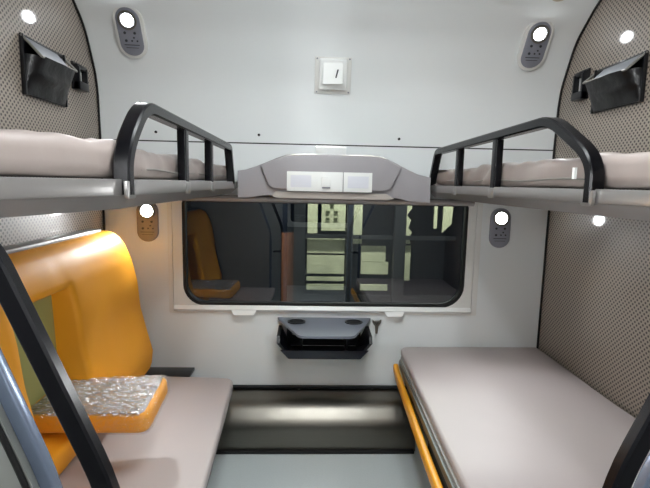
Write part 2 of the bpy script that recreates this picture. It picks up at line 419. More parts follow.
for x0, x1 in ((-0.39, -0.255), (0.408, 0.52)):
    bm = bmesh.new(); va = [bm.verts.new(p) for p in ((x0, 2.338, 0.672), (x1, 2.338, 0.672), (x1-0.018, 2.322, 0.646), (x0+0.018, 2.322, 0.646))]
    vb = [bm.verts.new((v.co.x, 2.358, v.co.z)) for v in va]; bm.faces.new(va); bm.faces.new(vb)
    for i in range(4): bm.faces.new((va[i], va[(i+1) % 4], vb[(i+1) % 4], vb[i]))
    obj('blind_catch', bm, whiteplastic, win, smooth=False)

# ---------------------------------------------------------------- blind cassette and overhead unit
bl = thing('blind_cassette', 'slim brushed metal blind cassette running across the top of the window', 'blind', (0.1, 2.34, 1.245))
bm = bmesh.new(); prism(bm, [(2.358, 1.230), (2.326, 1.230)]+[(2.33+0.016*math.cos(R(a)), 1.246+0.014*math.sin(R(a))) for a in (200, 180, 160, 140, 120, 100)]+[(2.358, 1.262)], 0, wx0-0.01, wx1+0.02)
obj('cassette_body', bm, mat('satin_cassette', srgb(178, 172, 170), 0.22, metal=0.35), bl, angle=50)
obj('hem_bar', B(wx0+0.01, wx1-0.01, 2.335, 2.35, 1.226, 1.232), rubber, bl, smooth=False)
ou = thing('overhead_unit', 'grey moulded overhead unit with white switch panel, above the window', 'control unit', (0.11, 2.3, 1.25))
top = [(-0.338, 1.383), (-0.30, 1.388), (-0.25, 1.405), (-0.204, 1.424), (-0.15, 1.447), (-0.11, 1.461), (-0.06, 1.467), (0.29, 1.469), (0.34, 1.466), (0.38, 1.453), (0.425, 1.433), (0.48, 1.405), (0.53, 1.383), (0.596, 1.368)]
obj('housing', PR(top + [(0.598, 1.246), (0.5, 1.250), (0.44, 1.264), (-0.2, 1.268), (-0.28, 1.256), (-0.338, 1.252)], 1, 2.235, 2.318, 0.008, 2), greyplastic, ou, angle=40)
obj('mounting_box', B(-0.30, 0.54, 2.319, 2.359, 1.285, 1.375), greyplastic, ou, smooth=False)
cov = [(-0.185, 1.30)]; cov = [(-0.225, 1.408), (-0.19, 1.318), (-0.165, 1.302), (0.37, 1.298), (0.398, 1.312), (0.445, 1.41), (0.38, 1.450), (0.335, 1.462), (0.29, 1.465), (-0.06, 1.463), (-0.11, 1.457), (-0.16, 1.437)]
obj('front_cover', PR(cov, 1, 2.212, 2.24, 0.007, 2), greyplastic, ou, angle=40)
obj('light_slot', PR([(-0.175, 1.266), (-0.155, 1.287), (0.38, 1.285), (0.42, 1.262), (0.38, 1.255), (-0.15, 1.256)], 1, 2.226, 2.245, 0.003), mat('frosted_slot_cover', srgb(178, 171, 164), 0.4), ou)
pn = obj('switch_panel', B(-0.101, 0.165, 2.204, 2.214, 1.291, 1.384, 0.002), whiteplastic, ou)
pn2 = obj('switch_panel', B(0.169, 0.305, 2.204, 2.214, 1.291, 1.384, 0.002), whiteplastic, ou)
grl = mat('pale_grille', srgb(230, 232, 238), 0.5)
def grille(x0, x1, par):
    bm = bmesh.new(); box(bm, x0, x1, 2.2025, 2.205, 1.310, 1.366)
    k = 9
    for i in range(k):
        z = 1.3125 + i*(0.0515/(k-1)); box(bm, x0+0.002, x1-0.002, 2.200, 2.2035, z-0.0012, z+0.0012)
    obj('speaker_grille', bm, grl, par, smooth=False)
grille(-0.083, 0.015, pn); grille(0.188, 0.288, pn2)
obj('rocker_switch', B(0.063, 0.108, 2.190, 2.205, 1.314, 1.362, 0.004), whiteplastic, pn)
obj('switch_lip', B(0.066, 0.105, 2.193, 2.205, 1.306, 1.313, 0.001), slategrey, pn)
tag(obj('cover_tab', B(0.037, 0.187, 2.33, 2.359, 1.462, 1.512, 0.003), whiteplastic), 'small blank white plate on the wall just above the grey overhead unit', 'plate')

# ---------------------------------------------------------------- reading lamps
def place(o, M):
    o.matrix_world = M
def lamp(M, label, tone, rim_on, aim):
    root = thing('reading_lamp', label, 'lamp', (0, 0, 0), 'reading lamps on the window side wall'); root['_local'] = 1
    def pill(hw, z0, z1, n=10): return rrect(-hw, hw, z0, z1, hw-0.0005, n)
    if rim_on: obj('bezel', PR(pill(0.066, -0.118, 0.118), 1, -0.016, 0.01, 0.005, 3), creamplastic, root)
    y0 = -0.020 if rim_on else -0.014
    obj('face_plate', PR(pill(0.053, -0.104, 0.104), 1, y0, 0.005, 0.004, 2), tone, root)
    obj('lens_ring', ringplate(circ(0, 0.052, 0.041, 32), circ(0, 0.052, 0.031, 32), y0-0.006, y0+0.001), steel, root)
    bm = bmesh.new(); lr = 0.027 if rim_on else 0.030; rows = []
    for k in range(5):
        a = R(90*k/5); rows.append([bm.verts.new((x, y0-0.002-0.012*math.sin(a), z)) for x, z in [(p[0], p[1]) for p in circ(0, 0.052, lr*math.cos(a), 28)]])
    for a, b in zip(rows, rows[1:]):
        for i in range(28): bm.faces.new((a[i], a[(i+1) % 28], b[(i+1) % 28], b[i]))
    bm.faces.new(rows[-1]); bm.faces.new(rows[0])
    obj('lens', bm, glow_up if rim_on else glow_low, root)
    for (x, z, s) in ((-0.022, -0.002, 0.006), (0.022, -0.002, 0.006), (-0.022, -0.036, 0.006), (0.004, -0.036, 0.004), (0.028, -0.036, 0.004), (0.015, -0.022, 0.004)):
        obj('button', PR(circ(x, z, s, 10), 1, y0-0.003, y0+0.001), slatedark, root)
    obj('mark_line', B(-0.034, 0.034, y0-0.0015, y0+0.001, -0.056, -0.053), slatedark, root, smooth=False)
    obj('mark_line', B(-0.028, 0.028, y0-0.0015, y0+0.001, -0.068, -0.066), slatedark, root, smooth=False)
    del root['_local']; root.matrix_world = M
    ld = bpy.data.lights.new('reading_beam', 'SPOT'); ld.energy = SPOT_UP if rim_on else SPOT_LOW; ld.spot_size = R(105); ld.spot_blend = 0.8
    ld.shadow_soft_size = 0.025; ld.color = (0.97, 0.99, 1.0)
    lo_ = bpy.data.objects.new('reading_beam', ld); C.objects.link(lo_); lo_.parent = root
    lo_.location = (0, y0-0.02, 0.052); lo_.rotation_euler = Vector((aim, -1, -0.55)).to_track_quat('-Z', 'Y').to_euler()
    return root
def frame_on_profile(x, y, z, ty, tz, lean):
    up = Vector((math.sin(lean), ty, tz)); up.normalize()
    nrm = Vector((0, -tz, ty)).normalized()            # towards the room
    if nrm.y > 0: nrm = -nrm
    ry = -nrm; rx = ry.cross(up).normalized(); rz = rx.cross(ry).normalized()
    Mx = Matrix((rx, ry, rz)).transposed().to_4x4(); return Matrix.Translation((x, y, z)) @ Mx
lowtone = mat('lamp_plate_taupe', srgb(128, 122, 122), 0.4)
lamp(frame_on_profile(-0.818, 2.238, 2.0, -0.53, 0.84, 0.02), 'oval reading lamp high on the curved white wall, left of the two there, lit', slategrey, True, 0.1)
lamp(frame_on_profile(1.056, 2.236, 2.0, -0.53, 0.84, 0.0), 'oval reading lamp high on the curved white wall, right of the two there, lit', slategrey, True, -0.1)
lamp(Matrix.Translation((-0.808, D, 1.122)), 'lit reading lamp low on the wall between the orange backrest and the window', lowtone, False, 0.10)
lamp(Matrix.Translation((1.003, D, 1.118)), 'lit reading lamp low on the wall to the right of the window', slategrey, False, -0.30)

# ---------------------------------------------------------------- wall socket box on the upper panel
def prof_at(z):
    for (y0, z0), (y1, z1) in zip(PS, PS[1:]):
        if z0 <= z <= z1: t = (z-z0)/(z1-z0); return y0+(y1-y0)*t, (y1-y0)/(z1-z0)
so = thing('alarm_switch', 'small square white switch box on the upper wall, centred above the overhead unit', 'switch', (0, 0, 0)); so['_local'] = 1
obj('back_plate', B(-0.088, 0.088, -0.012, 0.006, -0.086, 0.084, 0.004), creamplastic, so)
obj('cover', B(-0.068, 0.068, -0.034, -0.010, -0.066, 0.076, 0.010, 3), whiteplastic, so)
obj('push_pad', PR([(-0.034, 0.058), (-0.062, -0.034), (-0.034, -0.034)], 0, -0.05, 0.046, 0.003), whiteplastic, so)
sl = B(-0.0035, 0.0035, -0.0545, -0.044, -0.012, 0.03)
for v in sl.verts: v.co.x += 0.014 + v.co.z*0.25; v.co.y += (v.co.z+0.012)*0.15
obj('slot', sl, slatedark, so, smooth=False)
for x in (-0.078, 0.078):
    for z in (-0.077, 0.075): obj('screw', PR(circ(x, z, 0.004, 10), 1, -0.015, -0.010), slategrey, so)
del so['_local']; so.matrix_world = frame_on_profile(0.112, 2.322, 1.852, -0.30, 0.95, 0.0)
sk = thing('ceiling_speaker', 'round beige speaker at the very top of the curved wall, above the right reading lamp', 'speaker', (0, 0, 0)); sk['_local'] = 1
obj('speaker_ring', PR(circ(0, 0, 0.045, 32), 1, -0.012, 0.006, 0.004), mat('beige_plastic', srgb(190, 180, 160), 0.5), sk)
obj('speaker_mesh', PR(circ(0, 0, 0.033, 32), 1, -0.015, -0.010), slategrey, sk)
del sk['_local']; sk.matrix_world = frame_on_profile(1.066, 2.045, 2.163, -0.9, 0.45, 0)

# ---------------------------------------------------------------- folding table and bottle opener
tb = thing('window_table', 'blue-grey snack table with two cup holes over a black bin tray, below the window', 'table', (0.095, 2.3, 0.5))
# table top with two holes
bm = bmesh.new()
outl = plan_round([(-0.149, 2.357), (-0.138, 2.32), (-0.03, 2.055), (0.225, 2.055), (0.332, 2.32), (0.342, 2.357)], [0, 0.01, 0.03, 0.03, 0.01, 0], 4)
holes = [circ(-0.048, 2.275, 0.042, 24), circ(0.244, 2.275, 0.042, 24)]
holes = [[(x, 2.275+(y-2.275)*0.85) for x, y in h] for h in holes]
ed = []
for loop in [outl]+holes:
    vs = [bm.verts.new((p[0], p[1], 0.628)) for p in loop]; ed += [bm.edges.new((vs[i], vs[(i+1) % len(vs)])) for i in range(len(vs))]
bmesh.ops.triangle_fill(bm, edges=ed, use_beauty=True)
g = bmesh.ops.extrude_face_region(bm, geom=list(bm.faces))
for v in [x for x in g['geom'] if isinstance(x, bmesh.types.BMVert)]: v.co.z -= 0.012
obj('table_top', bm, bluegrey, tb, angle=40)
for cx in (-0.048, 0.244):
    t = ringplate(circ(0, 0, 0.046, 24), circ(0, 0, 0.038, 24), -0.002, 0.004)
    for v in t.verts: x, y, z = v.co; v.co = (cx+x, 2.275+z*0.85, 0.628+y)
    obj('cup_ring', t, blackplastic, tb)
    obj('dark_hole_disc', PR([(x, 2.275+(y-2.275)*0.85) for x, y in circ(cx, 2.275, 0.041, 24)], 2, 0.612, 0.6288), rubber, tb, smooth=False)  # black disc closes the hole and paints its dark inside
# tray: open black bin with cheeks and a low front lip
for x0, x1, xo in ((-0.143, -0.128, 0.055), (0.318, 0.333, -0.055)):
    t = bmesh.new(); prism(t, [(2.357, 0.575), (2.215, 0.565), (2.195, 0.535), (2.205, 0.465), (2.357, 0.455)], 0, x0, x1)
    for v in t.verts:
        if v.co.z < 0.5: v.co.x += xo
        v.co.z += 0.008
    obj('bin_cheek', t, blackplastic, tb, smooth=False)
obj('bin_floor', PR([(-0.088, 0.472), (0.278, 0.472), (0.270, 0.460), (-0.080, 0.460)], 1, 2.20, 2.357), blackplastic, tb, smooth=False)
obj('bin_lip', PR([(-0.125, 0.508), (0.315, 0.508), (0.275, 0.464), (-0.085, 0.464)], 1, 2.188, 2.202, 0.004), mat('navy_black_plastic', srgb(24, 27, 40), 0.3), tb)
for x in (-0.02, 0.21): obj('bin_rib', B(x-0.005, x+0.005, 2.24, 2.357, 0.47, 0.60), blackplastic, tb, smooth=False)
obj('back_plate', B(-0.10, 0.29, 2.345, 2.359, 0.48, 0.62), blackplastic, tb, smooth=False)
for x in (-0.06, 0.25): obj('bracket', PR([(2.357, 0.616), (2.12, 0.616), (2.357, 0.53)], 0, x-0.006, x+0.006), blackplastic, tb)
bo = thing('bottle_opener', 'tiny metal bottle opener screwed to the wall right of the snack table', 'bottle opener', (0.375, D, 0.58))
bm = bmesh.new()
prism(bm, [(0.352, 0.621), (0.352, 0.605), (0.366, 0.585), (0.370, 0.545), (0.380, 0.545), (0.384, 0.585), (0.398, 0.605), (0.398, 0.621), (0.386, 0.612), (0.375, 0.598), (0.364, 0.612)], 1, 2.345, 2.359, 0.002)
obj('opener_body', bm, steel, bo)
obj('catch_lip', PR([(2.330, 0.612), (2.35, 0.604), (2.35, 0.616)], 0, 0.362, 0.388), steel, bo)

# ---------------------------------------------------------------- lower berth, left (seat)
def bench(name, label, inner, back_y, xw, ztop, side, orange_edge, wr):
    root = thing(name, label, 'berth', ((inner[0][0]+xw)/2, 1.4, 0))
    s = side
    pts = [(xw, YF+0.02)] + [(xw, back_y)] + [(x, y) for x, y in inner]
    if s > 0: pts = pts[::-1]
    return root
lb = thing('seat_bench', 'taupe padded seat bench under the orange backrest, left of the aisle', 'bench', (-0.66, 1.4, 0))
pl = [(XL+0.01, YF+0.01), (-0.285, YF+0.01), (-0.310, 1.30), (-0.347, 2.165), (XL+0.01, 2.195)]
def inset_plan(pl, d, side):
    return [(x - side*d if abs(x) < 0.9 else x, y) for x, y in pl]
cp = dense(plan_round(pl, [0.02, 0.02, 0.2, 0.06, 0.02], 6), 0.05)
obj('seat_cushion', cushion(cp, 0.335, 0.38, 0.014, wr=0.0015, ws=5), beige, lb, angle=80)
p2 = plan_round([(x-0.004 if x > -0.9 else x, y) for x, y in pl], [0, 0.0, 0.2, 0.05, 0.0], 6)
obj('edge_band', PR(p2, 2, 0.318, 0.336, 0.003), mat('grey_edge_band', srgb(110, 108, 108), 0.4), lb)
p3 = plan_round([(x-0.014 if x > -0.9 else x, y) for x, y in pl], [0, 0.0, 0.2, 0.05, 0.0], 6)
obj('frame', PR(p3, 2, 0.285, 0.318, 0.003), blackgloss, lb)
p4 = plan_round([(x-0.024 if x > -0.9 else x, y) for x, y in pl], [0, 0.0, 0.2, 0.05, 0.0], 6)
obj('edge_rail', PR(p4, 2, 0.262, 0.285, 0.003), fascia_m, lb)
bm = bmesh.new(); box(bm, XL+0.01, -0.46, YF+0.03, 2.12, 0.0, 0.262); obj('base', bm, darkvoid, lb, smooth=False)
obj('rear_bracket', B(XL+0.03, -0.585, 2.24, 2.355, 0.335, 0.350, 0.003), blackplastic, lb)

rb = thing('lower_berth', 'long taupe lower berth with an orange edge, right of the aisle', 'berth', (0.86, 1.4, 0))
pr = [(XR-0.01, 2.352), (0.502, 2.345), (0.470, 1.45), (0.455, YF+0.01), (XR-0.01, YF+0.01)]
cp = dense(plan_round(pr, [0.0, 0.05, 0.2, 0.02, 0.02], 6), 0.05)
obj('mattress', cushion(cp, 0.435, 0.478, 0.014, wr=0.0015, ws=5, seed=3), beige, rb, angle=80)
def rp(d, bl_=0.0): return plan_round([(x-d if x < 1.0 else x, y-(bl_ if y > 2 else 0)) for x, y in pr], [0.0, 0.07, 0.2, 0.0, 0.0], 6)
obj('edge_band', PR(rp(0.004, 0.0), 2, 0.418, 0.436, 0.003), mat('grey_edge_band_light', srgb(150, 148, 144), 0.4), rb)
obj('frame', PR(rp(0.012, 0.004), 2, 0.385, 0.418, 0.004), mat('frame_dark_grey', srgb(88, 90, 88), 0.35, metal=0.4), rb)
# orange padded edge: sweep along the front
path = [(0.478, 2.31, 0.372), (0.468, 2.2, 0.368), (0.4515, 1.80, 0.362), (0.437, 1.45, 0.36), (0.424, 1.0, 0.36), (0.420, YF+0.02, 0.36)]
obj('orange_edge', sweep(bmesh.new(), fillet(path, 0.06), rrect(-0.022, 0.022, -0.013, 0.013, 0.009, 4), up=(0, 0, 1)), orangepaint, rb)
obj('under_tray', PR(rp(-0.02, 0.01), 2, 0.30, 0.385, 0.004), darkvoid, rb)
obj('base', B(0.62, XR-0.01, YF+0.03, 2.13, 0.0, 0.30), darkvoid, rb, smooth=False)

# ---------------------------------------------------------------- orange backrest with recess and folded-down armrest
br = thing('orange_backrest', 'tall orange leatherette backrest with a green recess, against the left wall', 'backrest', (-0.9, 1.45, 0.39))
prz = [(0.385, -0.775), (0.43, -0.752), (0.50, -0.748), (0.60, -0.775), (0.72, -0.803), (0.85, -0.815), (0.96, -0.836), (1.03, -0.862), (1.085, -0.897)]
def fx(z):
    for (z0, x0), (z1, x1) in zip(prz, prz[1:]):
        if z <= z1: t = (z-z0)/(z1-z0); return x0+(x1-x0)*t
    return prz[-1][1]
Y0, Y1, Z0, Z1 = 0.70, 2.215, 0.385, 1.088
RY0, RY1, RZ0, RZ1 = 1.30, 1.62, 0.50, 0.945
def lin(a, b, st):
    k = max(1, round((b-a)/st)); return [a+(b-a)*i/k for i in range(k+1)]
ys = sorted(set([round(v, 4) for v in [Y0+0.004, Y0+0.012, Y0+.025]+lin(Y0, RY0, .04)+[RY0-.012]+lin(RY0, RY1, .03)+[RY1+.012]+lin(RY1, Y1, .035)+[Y1-.03, Y1-.018, Y1-.009, Y1-.003]]))
zs = sorted(set([round(v, 4) for v in lin(Z0, RZ0, .03)+[RZ0-.01]+lin(RZ0, RZ1, .03)+[RZ1+.01]+lin(RZ1, Z1, .03)+[Z0+.006, Z1-.025, Z1-.012, Z1-.005, Z1-.0015]]))
def rnd(d, r): return r - math.sqrt(max(0, r*r-(r-min(d, r))**2))
def front(y, z):
    x = fx(z)
    x -= rnd(y-Y0, 0.03) + rnd(Y1-y, 0.035) + rnd(Z1-z, 0.035) + 0.4*rnd(z-Z0, 0.03)
    # soft roll into the recess
    dy = max(RY0-y, y-RY1, 0); dz = max(RZ0-z, z-RZ1, 0); d = math.hypot(dy, dz)
    if d < 0.02: x -= 0.7*rnd(d, 0.02)
    x += 0.004*noise.noise(Vector((y*5, z*5, 1.3))) + 0.0022*noise.noise(Vector((y*16, z*9, 4.0)))*(1 if abs(y-1.45) < 0.35 else 0.3)
    return x
def yy(y, z):     # the far edge bulges out a little lower down, top corner well rounded
    t = (Z1-z)/(Z1-Z0)
    k = (y-Y0)/(Y1-Y0)
    top = max(0, 0.10-(Z1-z))/0.10
    return y + (k**6)*(0.02*math.sin(t*3.0)) - (k**12)*0.014*top*top
bm = bmesh.new(); G = {}
for i, y in enumerate(ys):
    for j, z in enumerate(zs): G[i, j] = bm.verts.new((front(y, z), yy(y, z), z))
BX = -0.985
Bk = {}
inrec = lambda i, j: ys[i] >= RY0-1e-4 and ys[i+1] <= RY1+1e-4 and zs[j] >= RZ0-1e-4 and zs[j+1] <= RZ1+1e-4
for i in range(len(ys)-1):
    for j in range(len(zs)-1):
        if not inrec(i, j): bm.faces.new((G[i, j], G[i+1, j], G[i+1, j+1], G[i, j+1]))
be = [e for e in bm.edges if e.is_boundary]
g = bmesh.ops.extrude_edge_only(bm, edges=be)
for v in [x for x in g['geom'] if isinstance(x, bmesh.types.BMVert)]:
    inner_rec = (RY0-0.02 < v.co.y < RY1+0.02) and (RZ0-0.02 < v.co.z < RZ1+0.02)
    v.co.x = -0.93 if inner_rec else XL+0.012
backc = obj('back_cushion', bm, orange, br, angle=60)
bm = bmesh.new()
gy = lin(RY0-0.01, RY1+0.01, .03); gz = lin(RZ0-0.01, RZ1+0.01, .03); Q = {}
for i, y in enumerate(gy):
    for j, z in enumerate(gz):
        Q[i, j] = bm.verts.new((-0.888 + 0.02*math.sin(math.pi*i/(len(gy)-1))*math.sin(math.pi*j/(len(gz)-1))-0.03*(z-RZ0), y, z))
for i in range(len(gy)-1):
    for j in range(len(gz)-1): bm.faces.new((Q[i, j], Q[i+1, j], Q[i+1, j+1], Q[i, j+1]))
g = bmesh.ops.extrude_face_region(bm, geom=list(bm.faces))
for v in [x for x in g['geom'] if isinstance(x, bmesh.types.BMVert)]: v.co.x = XL+0.02
obj('recess_panel', bm, greenm, br, angle=60)
# steel strip on the top of the frame
obj('top_rail', sweep(bmesh.new(), [(XL+0.06, Y0, 1.092), (XL+0.06, 2.0, 1.092), (XL+0.05, 2.15, 1.088)], rrect(-0.012, 0.012, -0.03, 0.03, 0.008, 3), up=(0, 0, 1)), mat('grey_top_rail', srgb(120, 118, 116), 0.4, metal=0.3), br)
# armrest: orange pad, grey top, clear film
ax0, ax1, ay0, ay1, az0, az1 = -0.90, -0.50, 1.372, 1.655, 0.535, 0.600
ap = dense(plan_round([(ax0, ay0), (ax1+0.012, ay0), (ax1-0.012, ay1+0.02), (ax0, ay1-0.03)], [0.01, 0.045, 0.04, 0.01], 6), 0.02)
arm = obj('armrest', cushion(ap, az0, az1, 0.018, wr=0.003, ws=14, seed=5), orange, br, angle=80)
tpn = plan_round([(ax0+0.03, ay0+0.012), (ax1-0.006, ay0+0.012), (ax1-0.03, ay1+0.006), (ax0+0.03, ay1-0.035)], [0.008, 0.02, 0.02, 0.008], 4)
obj('armrest_top', PR(tpn, 2, az1-0.004, az1+0.003, 0.0015), padgrey, arm)
fp = dense(plan_round([(ax0+0.02, ay0-0.004), (ax1+0.018, ay0-0.004), (ax1-0.006, ay1+0.026), (ax0+0.02, ay1-0.02)], [0.01, 0.045, 0.04, 0.01], 6), 0.015)
fm = cushion(fp, az0-0.004, az1+0.008, 0.018, wr=0.004, ws=26, seed=11)
for f in fm.faces:
    if f.normal.z > 0.6 and f.calc_center_median().x < ax1-0.02: f.material_index = 1
obj('plastic_wrap', fm, [film, film_top], arm, angle=25)
obj('hinge', tube(bmesh.new(), [(-0.86, ay0+0.01, 0.565), (-0.86, ay1-0.03, 0.565)], 0.012), steel, arm)

# ---------------------------------------------------------------- upper berths
def upper(side):
    s = side                      # -1 left, +1 right
    xw = XL+0.005 if s < 0 else XR-0.005
    if s < 0:
        inner = [(-0.425, YF+0.02), (-0.412, 0.70), (-0.378, 0.82), (-0.352, 0.95), (-0.350, 1.3), (-0.350, 2.24), (-0.352, 2.33)]
        label = 'left upper berth with pale cover and black guard rail, above the orange backrest'
    else:
        inner = [(0.655, YF+0.02), (0.640, 0.75), (0.628, 0.90), (0.622, 1.05), (0.618, 1.6), (0.612, 2.30), (0.612, 2.335)]
        label = 'right upper berth with pale cover and black guard rail, above the long lower berth'
    root = thing('upper_berth', label, 'berth', ((xw+inner[0][0])/2, 1.4, 1.26), 'upper berths')
    def ring(d):
        q = [(x+s*d, y) for x, y in inner]
        r = [(xw, YF+0.02)] + q + [(xw, 2.335)]
        return r
    zt, zb = 1.330, 1.270
    obj('berth_deck', PR(ring(0.0), 2, 1.298, zt, 0.003), fascia_m, root, angle=30)
    bm = bmesh.new()       # bevelled underside band
    a = ring(0.002); b = ring(0.035); n = len(a)
    va = [bm.verts.new((x, y, 1.298)) for x, y in a]; vb = [bm.verts.new((x, y, zb)) for x, y in b]
    for i in range(n): bm.faces.new((va[i], va[(i+1) % n], vb[(i+1) % n], vb[i]))
    bm.faces.new(vb); bm.faces.new(va)
    obj('lower_band', bm, fasciadark, root, angle=30)
    # mattress
    off = 0.028
    mp = [(xw-s*0.005, YF+0.03)] + [(x+s*off, y) for x, y in inner[:-1]] + [(inner[-1][0]+s*off, 2.28), (xw-s*0.005, 2.30)]
    if s > 0: mp = mp[::-1] if False else mp
    poly = plan_round(mp, [0.02, 0.02]+[0]*(len(mp)-4)+[0.05, 0.03], 5)
    area = sum(poly[i][0]*poly[(i+1) % len(poly)][1]-poly[(i+1) % len(poly)][0]*poly[i][1] for i in range(len(poly)))
    if area < 0: poly = poly[::-1]
    th = 0.072 if s < 0 else 0.078
    cm = cushion(dense(poly, 0.02), zt+0.002, zt+th, 0.026, wr=0.006, ws=7, seed=20+s*4)
    for v in cm.verts:             # pinched pleats of the loose cover
        h = (v.co.z-zt)/th
        for (yc, wd, am) in (((1.62, .05, .010), (1.70, .03, -.008), (1.80, .05, .008), (1.25, .06, .006), (2.0, .08, -.010)) if s > 0 else ((1.05, .05, .008), (1.30, .06, -.008), (1.55, .05, .007), (1.85, .06, -.008))):
            k = math.exp(-((v.co.y-yc+0.12*(h-.5))/wd)**2)
            v.co.x -= s*am*k*max(0, 1-abs(v.co.x-inner[3][0])/0.2)
            v.co.z += 0.5*am*k*max(0, h)
    ma = obj('mattress', cm, upcover, root, angle=80)
    xs = inner[4][0] + s*(off+0.0)
    obj('seam_piping', tube(bmesh.new(), [(xs-s*0.002+0.0*i, 1.06+i*0.09, zt+0.022+0.003*math.sin(i*1.3)) for i in range(13)], 0.0025, 6), leatherpipe, ma)
    # guard rail in the plane of the inner edge
    X = inner[4][0] + s*0.012
    if s < 0: P_ = [(X, 0.925, 1.300), (X, 0.925, 1.385), (X, 1.035, 1.487), (X, 2.125, 1.482), (X, 2.205, 1.300)]; posts = (1.365, 1.715)
    else: P_ = [(X, 1.000, 1.300), (X, 1.000, 1.395), (X, 1.195, 1.503), (X-0.005, 2.235, 1.492), (X-0.008, 2.335, 1.300)]; posts = (1.540, 1.925)
    path = fillet(P_, [0, 0.07, 0.05, 0.03, 0])
    sec = rrect(-0.017, 0.017, -0.0135, 0.0135, 0.004, 1)
    rail = obj('guard_rail', sweep(bmesh.new(), path, sec, up=(1, 0, 0)), blackgloss, root)
    for yp in posts:
        obj('rail_post', sweep(bmesh.new(), [(X, yp, 1.300), (X, yp, 1.485)], rrect(-0.013, 0.013, -0.018, 0.018, 0.005, 3), up=(1, 0, 0)), blackgloss, rail)
    for yp in (P_[0][1],)+posts+(P_[-1][1]-0.0,):
        obj('rail_socket', PR(rrect(yp-0.022, yp+0.022, 1.292, 1.327, 0.008, 3, rs=(.008, .008, .002, .002)), 0, X-s*0.016, X-s*0.008, 0.002), fascia_m, rail)
    if s > 0:
        obj('label_tag', B(X-0.022, X-0.0165, 1.042, 1.052, 1.352, 1.378), whiteplastic, rail, smooth=False)
    return root
upper(-1); upper(1)

# ---------------------------------------------------------------- pouches and phone holders on the dotted walls
def pouch(side):
    s = side; xw = XL if s < 0 else XR; d = -s      # d points into the room
    lab = 'black leatherette pouch hanging on the %s dotted wall above the upper berth' % ('left' if s < 0 else 'right')
    y0, y1 = (1.745, 2.035) if s < 0 else (1.745, 2.055)
    z0, z1 = (1.625, 1.835) if s < 0 else (1.66, 1.845)
    root = thing('wall_pouch', lab, 'pouch', (xw, (y0+y1)/2, z0), 'pouches on the dotted walls')
    X = lambda a: xw + d*a
    lo, hi = (y0, y1)
    obj('back_panel', B(min(X(0), X(0.008)), max(X(0), X(0.008)), lo, hi, z0, z1, 0.003), blackleather, root)
    # bellied front
    bm = bmesh.new(); ny, nz = 16, 12; V = {}
    h = 0.665
    for i in range(ny+1):
        for j in range(nz+1):
            u, v = i/ny, j/nz
            belly = math.sin(math.pi*u)**0.6 if 0 < u < 1 else 0
            out = 0.010 + min(1, u/0.16)**0.7*0.045*v**1.3 + belly*0.012 + 0.006*noise.noise(Vector((u*4, v*3, 2+s)))*belly + 0.012*belly*math.exp(-((v-0.45-0.25*abs(u-.5))/.10)**2)
            V[i, j] = bm.verts.new((X(out), lo+(hi-lo)*(0.02+0.96*u), z0+0.004+(z1-z0)*h*v))
    for i in range(ny):
        for j in range(nz): bm.faces.new((V[i, j], V[i+1, j], V[i+1, j+1], V[i, j+1]))
    g = bmesh.ops.extrude_face_region(bm, geom=list(bm.faces))
    for v in [x for x in g['geom'] if isinstance(x, bmesh.types.BMVert)]: v.co.x -= d*0.005
    obj('front_panel', bm, blackleather, root, angle=70)
    # stiff flap frame tilted outward, open in the middle
    zt, zf = z1-0.003, z0+(z1-z0)*0.675
    o = 0.056
    yw = 0.015 if s < 0 else 0.015
    P_ = [(X(0.008), lo, zt), (X(o), lo+0.04, zf), (X(o), hi+yw-0.01, zf+0.006), (X(0.008), hi, zt-0.01), (X(0.008), lo, zt)]
    for a, b in zip(P_, P_[1:]):
        obj('mouth_binding', sweep(bmesh.new(), [a, b], circ(0, 0, 0.0048, 8)), leatherpipe if a[0] != b[0] or abs(a[0]-X(o)) < 1e-6 else blackleather, root)
    bm = bmesh.new()
    vs = [bm.verts.new(p) for p in (P_[0], P_[1], (X(o*0.97), lo+(hi-lo)*0.80, zf+0.008), (X(0.012), lo+(hi-lo)*0.80, zt-0.008))]
    bm.faces.new(vs); g = bmesh.ops.extrude_face_region(bm, geom=list(bm.faces))
    for v in [x for x in g['geom'] if isinstance(x, bmesh.types.BMVert)]: v.co.z -= 0.003
    obj('mouth_net', bm, mat('grey_mesh_flap', srgb(128, 132, 138), 0.35), root, smooth=False)
    for yb in (lo+0.004, hi-0.004): obj('side_binding', B(min(X(.008), X(.016)), max(X(.008), X(.016)), yb-0.005, yb+0.005, z0, z1, 0.002), blackplastic, root)
    # phone holder
    y0, y1 = (2.105, 2.19) if s < 0 else (2.105, 2.185)
    z0, z1 = (1.715, 1.832) if s < 0 else (1.735, 1.870)
    r2 = thing('phone_holder', 'small black plastic phone holder beside the pouch on the %s dotted wall' % ('left' if s < 0 else 'right'), 'phone holder', (xw, (y0+y1)/2, z0), 'phone holders on the dotted walls')
    f = lambda a, b: (min(X(a), X(b)), max(X(a), X(b)))
    bm = bmesh.new(); box(bm, *f(0, 0.010), y0, y1, z0, z1, 0.003); obj('back_plate', bm, blackplastic, r2)
    bm = bmesh.new(); box(bm, *f(0.008, 0.035), y0, y0+0.014, z0, z1-0.02, 0.004); box(bm, *f(0.008, 0.035), y1-0.014, y1, z0, z1-0.02, 0.004); box(bm, *f(0.008, 0.038), y0, y1, z0, z0+0.035, 0.004)
    box(bm, *f(0.008, 0.03), y0, y1, z1-0.03, z1-0.01, 0.004); obj('cradle', bm, blackplastic, r2)
    obj('back_pad', B(*f(0.0105, 0.013), y0+0.018, y1-0.018, z0+0.04, z1-0.035), mat('grey_pad', srgb(190, 190, 188), 0.4), r2, smooth=False)
pouch(-1); pouch(1)

